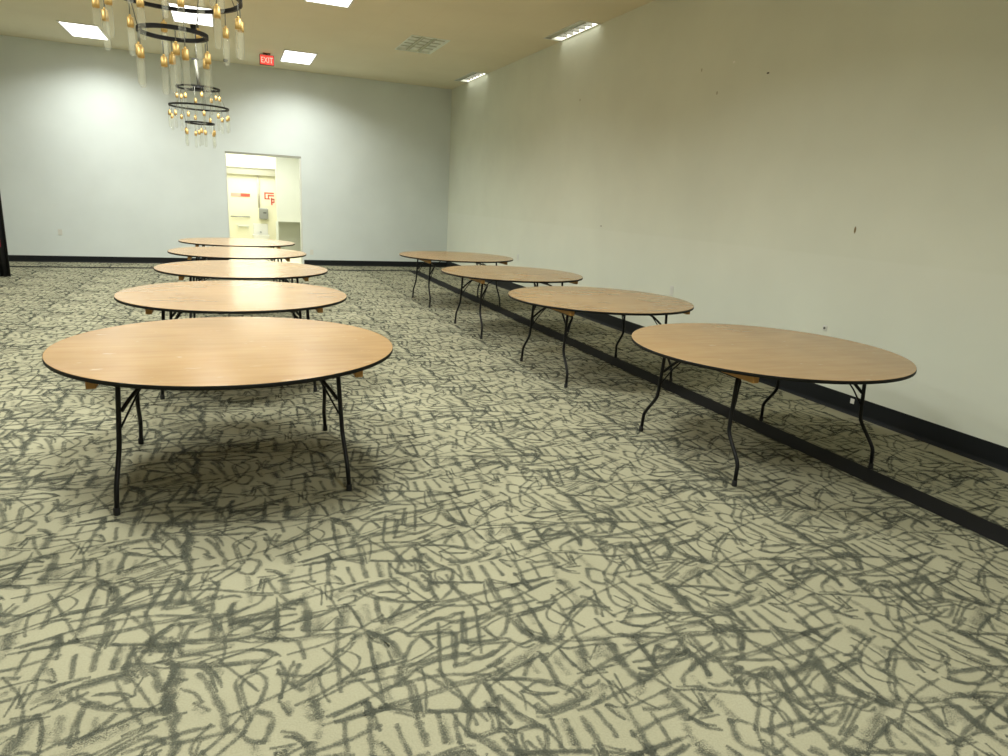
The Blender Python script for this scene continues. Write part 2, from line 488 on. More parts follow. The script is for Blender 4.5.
def build_floor():
    V, F, MI, D = [], [], [], []
    def quad(x0, x1, y0, y1, z, mi):
        i = len(V); V.extend([(x0, y0, z), (x1, y0, z), (x1, y1, z), (x0, y1, z)]); D.extend([1.0]*4)
        F.append((i, i+1, i+2, i+3)); MI.append(mi)
    quad(XL - .2, XW + .2, YF - .2, YB + .4, 0.0, 0)
    rnd = random.Random(3)
    tile = []                                       # one 1 m tile of strokes as (verts, faces, densities), origin at its corner
    def catmull(P, n):
        P = [P[0]] + P + [P[-1]]; out = []
        for i in range(1, len(P) - 2):
            a, b, c, d = P[i-1], P[i], P[i+1], P[i+2]
            for k in range(n):
                t = k / n
                out.append(tuple(0.5*((2*b[j]) + (c[j]-a[j])*t + (2*a[j]-5*b[j]+4*c[j]-d[j])*t*t + (3*b[j]-a[j]-3*c[j]+d[j])*t**3) for j in (0, 1)))
        out.append(P[-2]); return out
    tv, tf, td = [], [], []
    todo = []
    for w, soft, P in parse_strokes():
        e0 = tuple(P[0][j] + (P[0][j] - P[1][j])*0.22 for j in (0, 1)); e1 = tuple(P[-1][j] + (P[-1][j] - P[-2][j])*0.22 for j in (0, 1))
        todo.append((w, soft, [e0] + P + [e1]))
        u = rnd.random()
        if u < 0.52:                                # a second pass of the crayon beside the first: thin and dark, or broad and pale
            dx, dy = P[-1][0] - P[0][0], P[-1][1] - P[0][1]; l = math.hypot(dx, dy) or 1
            o = rnd.choice((-1, 1))*rnd.uniform(.6, 1.5)*max(w, .013); sl = rnd.uniform(-.2, .2)
            todo.append((0.007 if u < 0.34 else max(w*1.2, .016), u >= 0.34, [(x - dy/l*o + dx*sl, y + dx/l*o + dy*sl) for x, y in P]))
    for k in range(34):                             # long thin lines that cross the whole tile
        x, y = rnd.random(), rnd.random(); a = rnd.gauss(.28, .22) if k % 3 else rnd.gauss(1.9, .25); l = rnd.uniform(.18, .42)
        c, d = math.cos(a)*l/2, math.sin(a)*l/2; b = rnd.gauss(0, .10)
        todo.append((rnd.choice((.006, .008, .011)), False, [(x - c, y - d), (x - c*.3 - d*b, y - d*.3 + c*b), (x + c*.3 - d*b, y + d*.3 + c*b), (x + c, y + d)]))
    for si, (w, soft, P) in enumerate(todo):
        Q = catmull(P, 3); n = len(Q); z = 0.0004 + si * 2.5e-6
        base = len(tv); ph = rnd.random()*6
        for i, (x, y) in enumerate(Q):
            a, b = Q[max(i-1, 0)], Q[min(i+1, n-1)]
            dx, dy = b[0]-a[0], b[1]-a[1]; l = math.hypot(dx, dy) or 1
            nx, ny = -dy/l, dx/l
            t = i/(n-1); tp = min(1, 0.70 + 1.8*min(t, 1-t))
            hw = 0.5*STROKE_W*w*tp*(1 + 0.18*math.sin(ph + i*1.9)) + 0.0022
            de = (0.30 if soft else 0.62) * (0.9 + 0.1*math.sin(ph*2 + i*0.8))
            for s, dd in ((-1.45, -0.1), (-0.4, de), (0.4, de), (1.45, -0.1)):
                tv.append((x + nx*hw*s, y + ny*hw*s, z)); td.append(dd)
        for i in range(n - 1):
            for k in range(3):
                q = base + i*4 + k; tf.append((q, q+1, q+5, q+4))
    tv = np.array(tv); tf = np.array(tf); td = np.array(td)
    # all tile columns are 1 m wide, each pushed a third of a tile further along; to the left the tiles are laid turned round
    parts_v, parts_d, parts_f, off = [np.array(V)], [np.array(D)], [], len(V)
    for c in range(-6, 4):
        x0 = 0.75 + c
        for r in range(-1, 17):
            if c >= 0:
                y0 = 1.5 + (c*0.325) % 1.0 + r - 1; v = tv + np.array([x0, y0, 0])
            else:
                # turned tile: point (u,w) of the tile goes to (x0+1-u, yr-w)
                yr = 3.79 + (c + 1)*0.325 % 1.0 + r - 1
                v = np.stack([x0 + 1 - tv[:, 0], yr - tv[:, 1], tv[:, 2]], -1)
            ctr = v.mean(0)
            if not (XL - .6 < ctr[0] < XW + .5 and 0.2 < ctr[1] < 17): continue
            # leave out tiles the picture cannot see (far left, beside the camera)
            if ctr[0] < -1.6 - 0.28*ctr[1]: continue
            v = v.copy()
            v[:, 0] = np.clip(v[:, 0], XL, XW); v[:, 1] = np.clip(v[:, 1], YF, YB + .3)
            parts_v.append(v); parts_d.append(td); parts_f.append(tf + off); off += len(tv)
    # the black border strip that follows the walls, lying in the carpet
    BX0, BX1 = 3.755, 3.987
    def strip(p):
        nonlocal off
        parts_v.append(np.array(p)); parts_d.append(np.ones(len(p))); off += 4
        return (off-4, off-3, off-2, off-1)
    zb = 0.0022; yb0 = lambda x: 15.12 + TB*x; yb1 = lambda x: 15.32 + TB*x
    border = [strip([(BX0, YF, zb), (BX1, YF, zb), (BX1, yb1(BX1), zb), (BX0, yb0(BX0), zb)]),
              strip([(XL, yb0(XL), zb), (BX0, yb0(BX0), zb), (BX1, yb1(BX1), zb), (XL, yb1(XL), zb)])]
    Vn = np.concatenate(parts_v).astype(np.float32); Dn = np.concatenate(parts_d).astype(np.float32)
    Fn = np.concatenate([np.array(F)] + parts_f + [np.array(border)]).astype(np.int32)
    mi = np.ones(len(Fn), np.int32); mi[0] = 0; mi[-2:] = 2
    me = bpy.data.meshes.new('floor')
    me.vertices.add(len(Vn)); me.vertices.foreach_set('co', Vn.ravel())
    me.loops.add(Fn.size); me.loops.foreach_set('vertex_index', Fn.ravel())
    me.polygons.add(len(Fn)); me.polygons.foreach_set('loop_start', np.arange(0, Fn.size, 4, dtype=np.int32))
    me.polygons.foreach_set('material_index', mi)
    at = me.attributes.new('ink', 'FLOAT', 'POINT'); at.data.foreach_set('value', Dn)
    for m in (M_CARPET, M_STROKE, M_BORDER): me.materials.append(m)
    me.update(calc_edges=True); me.validate()
    o = bpy.data.objects.new('floor', me); COL.objects.link(o); o['kind'] = 'structure'
build_floor()

# ------------------------------------------------------------------ room shell
T = 0.15
bm = new(); box(bm, XW, XW + T, YF, YB + 0.6, 0, HC + .1); struct('wall_right', bm, M_RIGHT)
bm = new(); box(bm, XL - T, XL, YF, YB + 0.6, 0, HC + .1); struct('wall_left', bm, M_SIDE)
bm = new(); box(bm, XL, XW, YF - T, YF, 0, HC + .1); struct('wall_front', bm, M_SIDE)

def skew_box(bm, x0, x1, d0, d1, z0, z1, mi=0):
    """box lying along the slightly skewed back wall; d is the distance behind the wall's face"""
    vs = [bm.verts.new((x, yb(x) + d, z)) for z in (z0, z1) for d in (d0, d1) for x in (x0, x1)]
    for f in ((0, 2, 3, 1), (4, 5, 7, 6), (0, 1, 5, 4), (2, 6, 7, 3), (0, 4, 6, 2), (1, 3, 7, 5)):
        bm.faces.new([vs[i] for i in f]).material_index = mi
bm = new()
skew_box(bm, XL, DX0, 0, T, 0, HC + .1); skew_box(bm, DX1, XW, 0, T, 0, HC + .1); skew_box(bm, DX0, DX1, 0, T, DZ, HC + .1)
struct('wall_back', bm, M_BACK)

# ceiling with openings for the recessed louvred lights
HOLES = [(4.645, 4.945, 9.25, 10.45), (4.645, 4.945, 13.85, 15.05), (2.83, 3.43, 11.5, 12.7)]
xs = sorted({XL - T, XW + T, *[h[0] for h in HOLES], *[h[1] for h in HOLES]})
ys = sorted({YF - T, YB + .7, *[h[2] for h in HOLES], *[h[3] for h in HOLES]})
bm = new(); vid = {}
def gv(x, y):
    if (x, y) not in vid: vid[(x, y)] = bm.verts.new((x, y, HC))
    return vid[(x, y)]
for x0, x1 in zip(xs, xs[1:]):
    for y0, y1 in zip(ys, ys[1:]):
        cx, cy = (x0+x1)/2, (y0+y1)/2
        if any(h[0] < cx < h[1] and h[2] < cy < h[3] for h in HOLES): continue
        bm.faces.new((gv(x0, y0), gv(x0, y1), gv(x1, y1), gv(x1, y0)))
struct('ceiling', bm, M_CEIL)

# coved baseboards
def cove(bm, a, b, nrm, h):
    """vinyl cove profile swept from a to b, nrm points into the room"""
    prof = [(0.0, 0.0), (0.020, 0.0), (0.012, 0.010), (0.006, 0.030), (0.005, h - 0.004), (0.0, h)]
    r = []
    for p in (a, b): r.append([bm.verts.new((p[0] + nrm[0]*d, p[1] + nrm[1]*d, z)) for d, z in prof])
    n = len(prof)
    for i in range(n): bm.faces.new((r[0][i], r[0][(i+1) % n], r[1][(i+1) % n], r[1][i]))
    bm.faces.new(r[0]); bm.faces.new(r[1][::-1])
bm = new(); cove(bm, (XW, YF), (XW, yb(XW)), (-1, 0), 0.165); struct('baseboard_right', bm, M_COVE)
bm = new(); cove(bm, (XL, yb(XL)), (DX0 - .02, yb(DX0)), (0, -1), 0.125); cove(bm, (DX1 + .02, yb(DX1)), (XW, yb(XW)), (0, -1), 0.125); struct('baseboard_back', bm, M_COVE)
bm = new(); cove(bm, (XL, YF), (XL, yb(XL)), (1, 0), 0.125); struct('baseboard_left', bm, M_COVE)

# white lining of the doorway
bm = new()
skew_box(bm, DX0, DX0 + .02, .004, T + .01, 0, DZ - .04)
skew_box(bm, DX1 - .035, DX1, .004, T + .01, 0, DZ - .04)
struct('door_1', bm, M_PART)
bm = new(); skew_box(bm, DX0, DX1, .003, T + .01, DZ - .04, DZ)  # grey strip standing in for the shadow line under the header
struct('header_shadow_strip', bm, simple('header_shadow_grey', (0.36, 0.37, 0.31), 0.6))

# the small room behind the doorway
FY = 20.2
bm = new(); box(bm, -1.0, 2.6, FY, FY + .12, 0, 2.75); struct('wall_far_room', bm, M_FARROOM)
bm = new(); box(bm, -1.12, -1.0, yb(-1) + T, FY + .12, 0, 2.75); struct('wall_far_room_left', bm, M_FARROOM)
bm = new(); box(bm, 2.6, 2.72, yb(2.6) + T, FY + .12, 0, 2.75); struct('wall_far_room_right', bm, M_FARROOM)
bm = new(); box(bm, -1.12, 2.72, yb(0) + T + .1, FY + .12, 2.66, 2.75); struct('ceiling_far_room', bm, M_PART)
bm = new(); box(bm, -1.12, 2.72, yb(0) + T + .3, FY + .12, -0.06, -0.002); struct('floor_far_room', bm, M_FARROOM)
PY = 18.6
bm = new()
box(bm, 1.13, 2.6, PY, PY + .10, 0.86, 2.66); box(bm, 1.75, 2.6, PY, PY + .10, 0, 0.86); box(bm, 1.10, 1.155, PY, PY + .10, 0, 0.86)
struct('wall_partition', bm, M_PART)
bm = new(); box(bm, 1.155, 1.75, PY + .34, PY + .40, 0, 0.86); box(bm, 1.155, 1.75, PY + .10, PY + .34, 0.83, 0.86)
struct('trim_1', bm, simple('grey_niche_board', (0.42, 0.43, 0.36), 0.6))
bm = new(); box(bm, -1.0, 2.6, FY - .10, FY, 1.99, 2.165, bev=.006); box(bm, -1.0, 2.6, FY - .125, FY, 2.165, 2.19)
struct('trim_2', bm, simple('dull_beige_board', (0.42, 0.41, 0.30), 0.6))

# ------------------------------------------------------------------ things in the far room
t = thing('ceiling_light', 'bright white ceiling light in the room beyond the doorway', 'light', (0.5, 19.3, 2.66))
bm = new(); box(bm, -.78, .68, -.82, .82, -.05, 0, bev=.006); obj('housing', bm, M_WHITE, t)
bm = new(); box(bm, -.75, .65, -.79, .79, -.058, -.0505, bev=.003); obj('diffuser', bm, M_DIFF, t)
FARLAMP = t

t = thing('paper_towel_dispenser', 'grey paper towel dispenser on the cream wall above the sink, through the doorway', 'dispenser', (0.875, FY, 0.85))
bm = new(); box(bm, -.115, .115, -.13, 0, 0, .285, bev=.02); obj('casing', bm, M_GREY, t)
bm = new(); box(bm, -.01, .07, -.138, -.128, .15, .185, bev=.003); obj('window', bm, M_DRAIN, t)
bm = new(); box(bm, -.08, .08, -.11, -.03, -.012, .003); obj('paper_slot', bm, M_DRAIN, t)

t = thing('wash_sink', 'small white wall sink on the cream wall, seen through the doorway', 'sink', (0.785, FY, 0.30))
bm = new(); box(bm, -.19, .19, -.03, 0, .10, .42, bev=.012); obj('splashback', bm, M_WHITE, t)
bm = new()
pr = [(-.215, -.32), (.215, -.32), (.215, 0), (-.215, 0)]
def basin(bm):
    o = [bm.verts.new((x, y, .13)) for x, y in pr]; i = [bm.verts.new((x*.82, -.16 + (y+.16)*.78, .13)) for x, y in pr]
    d = [bm.verts.new((x*.6, -.16 + (y+.16)*.55, .02)) for x, y in pr]; u = [bm.verts.new((x*.85, -.16 + (y+.16)*.9, -.02)) for x, y in pr]
    for k in range(4):
        n = (k+1) % 4
        for A, B in ((o, i), (i, d), (u, o)): bm.faces.new((A[k], A[n], B[n], B[k]))
    bm.faces.new(d); bm.faces.new(u[::-1])
basin(bm); obj('basin', bm, M_WHITE, t)
bm = new(); tube(bm, smooth_path([(0, -.03, .20), (0, -.09, .22), (0, -.15, .21), (0, -.16, .175)]), .013, 8); lathe(bm, [(.03, 0), (.03, .012), (.012, .02)], 12, c=(0, -.045, .187)); obj('tap', bm, M_GREY, t)
bm = new(); tube(bm, [(0, -.12, -.01), (0, -.12, -.30)], .02, 8); obj('drain_pipe', bm, M_GREY, t)

bm = new(); tube(bm, [(0, 0, 0), (0, 0, .84)], .022, 8); box(bm, -.035, .035, -.01, .028, .3, .33); box(bm, -.035, .035, -.01, .028, .6, .63)
tag(obj('conduit_pipe', bm, simple('cream_painted_pipe', (0.60, 0.56, 0.44), 0.5), None, (0.765, FY - .03, 1.14)), 'vertical conduit pipe running up the cream wall above the towel dispenser', 'pipe')

t = thing('wall_sign', 'long thin red sign high on the cream wall at left, through the doorway', 'sign', (0.31, FY, 1.44))
bm = new(); box(bm, -.245, .235, -.012, 0, -.02, .065, bev=.002); obj('faded_panel', bm, M_PINK, t)
bm = new(); box(bm, 0.0, .235, -.018, -.0125, -.018, .063, bev=.002); obj('red_panel', bm, M_RED, t)

t = thing('wall_sign', 'square pale notice with blocky red lettering on the cream wall, through the doorway', 'sign', (1.03, FY, 1.2))
bm = new(); box(bm, -.15, .17, -.008, 0, -.02, .39, bev=.002); obj('board', bm, simple('cream_board', (0.80, 0.76, 0.58), 0.5), t)
bm = new()
for (x0, x1, z0, z1) in [(-.12, -.085, .18, .36), (-.12, .13, .325, .36), (-.03, 0, .18, .30), (-.12, .02, .175, .205), (-.03, .13, .26, .295), (.05, .085, .03, .22), (.05, .14, .17, .20), (.05, .13, .09, .12), (.115, .14, .09, .2)]:
    box(bm, x0, x1, -.014, -.0085, z0, z1)
obj('lettering', bm, M_RED, t)

bm = new(); tube(bm, [(-.27, 0, 0), (.23, 0, 0)], .014, 8)
for x in (-.2, .16): box(bm, x - .012, x + .012, -.01, .045, -.012, .012)
tag(obj('towel_rail', bm, M_GREY, None, (0.30, FY - .045, .89)), 'thin grey rail on the cream wall below the long red sign', 'rail')
bm = new(); box(bm, -.15, .15, -.07, 0, 0, .018, bev=.004); box(bm, -.13, -.11, -.05, 0, -.05, 0); box(bm, .11, .13, -.05, 0, -.05, 0)
tag(obj('wall_shelf', bm, M_PART, None, (0.335, FY, .63)), 'small pale shelf on the cream wall beneath the thin grey rail', 'shelf')

# ------------------------------------------------------------------ round folding tables
R0 = 0.915
def make_table(loc, label, group):
    t = thing('folding_table', label, 'table', loc, 0, group)
    bm = new()
    lathe(bm, [(R0 - .004, .735), (R0 - .002, .737), (R0 + .0012, .7545), (R0 - .001, .7555)], 96)
    obj('tabletop', bm, M_PLY, t)
    bm = new()
    prof = [(R0 - .003, .7335), (R0 + .001, .7335), (R0 + .0025, .736), (R0 + .0025, .752), (R0 + .0012, .7540), (R0 - .003, .7530)]
    n = 96; rings = [[bm.verts.new((r*math.cos(2*PI*k/n), r*math.sin(2*PI*k/n), z)) for k in range(n)] for r, z in prof]
    for i in range(len(prof)):
        a, b = rings[i], rings[(i+1) % len(prof)]
        for k in range(n):
            f = bm.faces.new((a[k], a[(k+1) % n], b[(k+1) % n], b[k])); f.smooth = i not in (0, 4, 5)
    obj('edge_band', bm, M_EDGE, t)
    for s in (-1, 1):
        bm = new(); box(bm, s*.62 - .021, s*.62 + .021, -.625, .625, .688, .734, bev=.003); obj('runner', bm, M_RUNNER, t)
    for sx in (-1, 1):
        X = sx*.580
        for sy in (-1, 1):
            bm = new()
            LX = lambda z: X - sx*.040*z/.722
            P = [(X, sy*.385, .722), (X, sy*.386, .55), (X, sy*.392, .335), (X, sy*.402, .295), (X, sy*.512, .165), (X, sy*.526, .130), (X, sy*.530, .012)]
            P = [(LX(p[2]), p[1], p[2]) for p in P]
            tube(bm, P[:2] + smooth_path(P[1:-1], 2)[1:-1] + P[-2:], .0125, 12)
            lg = obj('leg', bm, M_STEEL, t)
            bm = new(); lathe(bm, [(.0150, 0), (.0165, .004), (.0155, .035), (.0140, .038)], 14, c=(X, sy*.530, 0)); obj('foot_cap', bm, M_CAP, lg)
        XT = X - sx*.040
        bm = new(); tube(bm, [(XT, -.40, .716), (XT, .40, .716)], .012, 10)
        for y in (-.33, .33): box(bm, XT - .03, XT + .03, y - .02, y + .02, .702, .734, bev=.003)
        obj('pivot_bar', bm, M_STEEL, t)
        bm = new(); xb = sx*.44
        tube(bm, smooth_path([(X - sx*.040, -.387, .50), (X - sx*.085, -.345, .565), (xb, -.30, .62), (xb, -.22, .625), (xb, .22, .625), (xb, .30, .62), (X - sx*.085, .345, .565), (X - sx*.040, .387, .50)], 1), .0105, 8)
        obj('brace', bm, M_STEEL, t)
        for sy in (-1, 1):
            bm = new()
            tube(bm, [(X - sx*.033, sy*.388, .415), (X - sx*.085, sy*.35, .52), (xb, sy*.285, .622)], .0055, 6)
            tube(bm, [(xb, sy*.25, .625), (sx*.27, sy*.2, .722)], .006, 6); box(bm, sx*.25 - .03, sx*.25 + .03, sy*.2 - .015, sy*.2 + .015, .718, .734)
            obj('lock_rod', bm, M_STEEL, t)
    return t

GL, GR = 'round tables in the left row', 'round tables in the right row'
base = make_table((-0.016, 4.137, 0), 'round plywood folding table at the near end of the left row, biggest in view', GL)
LEFT = [((0.030, 6.210, 0), 'round plywood folding table second from the near end of the left row'),
        ((0.131, 8.278, 0), 'round plywood folding table in the middle of the left row, third of five'),
        ((0.108, 10.448, 0), 'round plywood folding table fourth along the left row'),
        ((0.120, 12.497, 0), 'round plywood folding table at the far end of the left row, nearest the doorway')]
RIGHT = [((3.422, 3.605, 0), 'round plywood folding table at the near end of the right row'),
         ((3.409, 5.919, 0), 'round plywood folding table second from the near end of the right row'),
         ((3.379, 8.174, 0), 'round plywood folding table third along the right row beside the wall'),
         ((3.387, 10.570, 0), 'round plywood folding table at the far end of the right row by the corner')]
for p, l in LEFT: dup(base, p, l, GL)
for p, l in RIGHT: dup(base, p, l, GR)

# ------------------------------------------------------------------ ceiling lights
def lamp(parent, sx, sy, z, watts, spread=SPREAD):
    d = bpy.data.lights.new('lamp', 'AREA'); d.shape = 'RECTANGLE'; d.size = sx; d.size_y = sy; d.energy = watts; d.color = (0.985, 1.0, 0.93)
    d.spread = math.radians(spread)
    o = bpy.data.objects.new('lamp', d); COL.objects.link(o); o.parent = parent; o.location = (0, 0, z); return o
def make_panel(loc, label, watts=WATTS):
    t = thing('ceiling_light', label, 'light', loc, 0, 'flush ceiling panel lights')
    bm = new()
    for a in ((-.30, .30, -.61, -.585), (-.30, .30, .585, .61), (-.30, -.275, -.585, .585), (.275, .30, -.585, .585)): box(bm, a[0], a[1], a[2], a[3], -.014, 0, bev=.002)
    obj('frame', bm, M_WHITE, t)
    bm = new(); box(bm, -.275, .275, -.585, .585, -.009, -.002); obj('diffuser', bm, M_DIFF, t)
    lamp(t, .54, 1.16, -.018, watts)
    return t
lamp(FARLAMP, 1.3, 1.5, -.065, FAR_W, 180)
t = thing('ceiling_light', 'added white fill light just inside the room beyond the doorway, hidden by its header', 'light', (0.9, 17.3, 2.66))  # unseen fill light, added to brighten the partition
bm = new(); box(bm, -.61, .61, -.30, .30, -.05, 0, bev=.006); obj('housing', bm, M_WHITE, t)
bm = new(); box(bm, -.58, .58, -.27, .27, -.058, -.0505, bev=.003); obj('diffuser', bm, M_DIFF, t)
lamp(t, 1.1, .5, -.065, FAR_W*1.15, 180)
PANELS = [((-2.18, 14.62), 'lit white ceiling panel at far left, left of the chandeliers'),
          ((1.36, 14.62), 'lit white ceiling panel beside the red EXIT sign'),
          ((-0.385, 12.22), 'lit white ceiling panel directly above the chandelier rings'),
          ((1.36, 9.80), 'lit white ceiling panel cut by the top edge of the photo'),
          ((-2.18, 9.80), 'lit ceiling panel above the left side of the room, out of frame'),
          ((-0.385, 7.40), 'lit ceiling panel above the left row of tables, out of frame'),
          ((1.36, 5.00), 'lit ceiling panel above the aisle, out of frame'),
          ((-2.18, 5.00), 'lit ceiling panel left of the nearest table, out of frame'),
          ((-0.385, 2.60), 'lit ceiling panel in front of the nearest table, out of frame'),
          ((1.36, 0.20), 'lit ceiling panel above the camera, out of frame')]
for (x, y), l in PANELS: make_panel((x, y, HC), l, PW.get((x, y), WATTS))

def make_slim(loc, label):
    t = thing('ceiling_light', label, 'light', loc, 0, 'slim louvred lights along the right wall')
    bm = new()                                   # recessed tray, open below
    box(bm, -.15, .15, -.60, .60, .105, .115); box(bm, -.15, -.145, -.6, .6, 0, .105); box(bm, .145, .15, -.6, .6, 0, .105); box(bm, -.145, .145, -.6, -.595, 0, .105); box(bm, -.145, .145, .595, .6, 0, .105)
    obj('housing', bm, M_LOUV, t)
    bm = new(); box(bm, -.165, .155, -.615, -.6, -.008, 0); box(bm, -.165, .155, .6, .615, -.008, 0); box(bm, -.165, -.15, -.6, .6, -.008, 0); obj('trim_rim', bm, M_WHITE, t)
    bm = new(); box(bm, -.04, .143, -.594, .594, .060, .066); box(bm, .136, .143, -.594, .594, .006, .060); obj('reflector', bm, M_TUBE, t)
    bm = new(); box(bm, -.143, -.03, -.594, .594, .012, .018); box(bm, -.04, -.028, -.594, .594, .0, .06); obj('side_louvre', bm, M_LOUV, t)
    for k in range(1, 6):
        y = -.594 + k*.198
        bm = new(); box(bm, -.027, .135, y - .014, y + .014, .002, .058, bev=.002); obj('louvre_fin', bm, M_FIN, t)
    return t
make_slim((4.795, 9.85, HC), 'slim louvred ceiling light against the right wall, the nearer and larger of two')
make_slim((4.795, 14.45, HC), 'slim louvred ceiling light by the far corner of the right wall, the smaller of two')

t = thing('ceiling_light', 'unlit grey louvred ceiling light with a grid of square cells', 'light', (3.13, 12.1, HC))
bm = new(); box(bm, -.30, .30, -.60, .60, .030, .036); box(bm, -.30, -.295, -.6, .6, 0, .030); box(bm, .295, .30, -.6, .6, 0, .030); box(bm, -.295, .295, -.6, -.595, 0, .030); box(bm, -.295, .295, .595, .6, 0, .030); obj('housing', bm, M_UNLIT, t)
bm = new(); box(bm, -.32, .32, -.62, -.6, -.008, 0); box(bm, -.32, .32, .6, .62, -.008, 0); box(bm, -.32, -.3, -.6, .6, -.008, 0); box(bm, .3, .32, -.6, .6, -.008, 0); obj('frame', bm, M_UNLIT, t)
for k in (1, 2): bm = new(); x = -.295 + k*.1967; box(bm, x - .020, x + .020, -.595, .595, .000, .028, bev=.002); obj('louvre_blade', bm, M_BLADE, t)
for k in range(1, 5): bm = new(); y = -.595 + k*.238; box(bm, -.295, .295, y - .016, y + .016, .020, .029, bev=.002); obj('louvre_blade', bm, M_BLADE, t)

# ------------------------------------------------------------------ exit sign
t = thing('exit_sign', 'glowing red EXIT sign hanging from the ceiling near the back wall', 'sign', (0.79, 14.62, HC))
bm = new(); box(bm, -.075, .075, -.03, .03, -.022, 0, bev=.004); box(bm, -.02, .02, -.015, .015, -.035, -.02); obj('ceiling_mount', bm, M_SIGNBOX, t)
bm = new(); box(bm, -.145, .145, -.028, .028, -.235, -.033, bev=.006); obj('housing', bm, M_SIGNBOX, t)
bm = new(); box(bm, -.132, .132, -.032, -.0275, -.225, -.043, bev=.002); obj('face', bm, M_SIGNRED, t)
cu = bpy.data.curves.new('letters', 'FONT'); cu.body = 'EXIT'; cu.size = .155; cu.align_x = 'CENTER'; cu.extrude = .002; cu.space_character = 1.05; cu.offset = .002
tmp = bpy.data.objects.new('letters', cu); COL.objects.link(tmp)
me = bpy.data.meshes.new_from_object(tmp.evaluated_get(bpy.context.evaluated_depsgraph_get()))
bpy.data.objects.remove(tmp); me.materials.clear(); me.materials.append(M_SIGNLET)
lo = bpy.data.objects.new('letters', me); COL.objects.link(lo); lo.parent = t; lo.rotation_euler = (PI/2, 0, 0); lo.location = (0, -.0345, -.190)
xsz = max(v.co.x for v in me.vertices) - min(v.co.x for v in me.vertices); lo.scale = (.235/xsz, 1, 1); t.scale = (.9, .9, .9)

# ------------------------------------------------------------------ chandeliers
def make_chandelier(loc, label):
    t = thing('chandelier', label, 'chandelier', loc, 0, 'tiered ring chandeliers')
    def ringbm(r, z, a=.011, b=.026):
        bm = new(); n = 72; prof = [(r - a, z - b/2), (r + a, z - b/2), (r + a, z + b/2), (r - a, z + b/2)]
        rr = [[bm.verts.new((q*math.cos(2*PI*k/n), q*math.sin(2*PI*k/n), zz)) for k in range(n)] for q, zz in prof]
        for i in range(4):
            for k in range(n): bm.faces.new((rr[i][k], rr[i][(k+1) % n], rr[(i+1) % 4][(k+1) % n], rr[(i+1) % 4][k]))
        return bm
    tiers = [(.325, 3.180), (.450, 2.889), (.216, 2.640)]
    for r, z in tiers: obj('ring', ringbm(r, z), M_BLACKM, t)
    bm = new(); lathe(bm, [(.0, 4.075), (.055, 4.058), (.065, 4.10), (.065, HC)], 24); obj('canopy', bm, M_BLACKM, t)
    bm = new(); tube(bm, [(0, 0, 3.63), (0, 0, 4.08)], .006, 6); obj('hanging_rod', bm, M_CORD, t)
    bm = new(); box(bm, -.07, .03, -.016, .016, 3.605, 3.63, bev=.004); obj('cross_bar', bm, M_BLACKM, t)
    bm = new(); tube(bm, [(-.015, 0, 3.61), (0.02, 0, 3.20)], .026, 10); obj('cord_bundle', bm, M_CORD, t)
    bm = new(); lathe(bm, [(.03, 3.155), (.075, 3.16), (.075, 3.20), (.03, 3.215)], 20)
    for k in range(3):
        a = 2*PI*k/3 + .4; tube(bm, [(.06*math.cos(a), .06*math.sin(a), 3.18), (.32*math.cos(a), .32*math.sin(a), 3.18)], .008, 6)
    obj('hub', bm, M_BLACKM, t)
    for (r0, z0, r1, z1) in ((.325, 3.18, .45, 2.889), (.32, 3.18, .216, 2.64)):
        for k in range(3):
            a = 2*PI*k/3 + .4 + (.5 if r1 < .3 else 0)
            bm = new(); tube(bm, [(r0*math.cos(a), r0*math.sin(a), z0), (r1*math.cos(a), r1*math.sin(a), z1)], .0035, 5); obj('cable', bm, M_CORD, t)
    # one socket with its bulb, then linked copies all round the three rings
    bm = new(); lathe(bm, [(.014, .052), (.021, .050), (.0225, .0), (.0215, -.016), (.012, -.018)][::-1], 14); lathe(bm, [(.009, .05), (.009, .066)], 8)
    me_s = None; me_b = None
    first = obj('socket', bm, M_BRASS, t)
    bm = new(); lathe(bm, [(.002, -.205), (.012, -.203), (.0195, -.193), (.0215, -.178), (.0215, -.04), (.0175, -.022), (.012, -.016)], 14, cap=False); b0 = obj('bulb', bm, M_GLASS, first)
    bm = new(); tube(bm, [(0, 0, .06), (0, 0, .15)], .0035, 5); c0 = obj('cord', bm, M_CORD, first)
    spots = []
    for (r, z), n in zip(tiers, (8, 12, 8)):
        for k in range(n):
            if r < .3:                       # pairs on the lowest ring
                a = PI/2*(k//2) + .25 + (.13 if k % 2 else -.13); d = .15 + (.025 if k % 2 else 0)
            else: a = 2*PI*k/n + .18; d = .15 + .015*((k*7) % 3)
            spots.append((r*math.cos(a), r*math.sin(a), z - d))
    first.location = spots[0]
    for s in spots[1:]:
        q = first.copy(); COL.objects.link(q); q.parent = t; q.location = s
        for ch in (b0, c0): e = ch.copy(); COL.objects.link(e); e.parent = q
    return t
ch = make_chandelier((-0.307, 5.63, 0), 'larger, nearer three-ring black chandelier with brass sockets, cut by the top of the photo')
dup(ch, (-0.384, 12.98, 0), 'three-ring black chandelier with brass sockets, the smaller one farther away before the back wall')

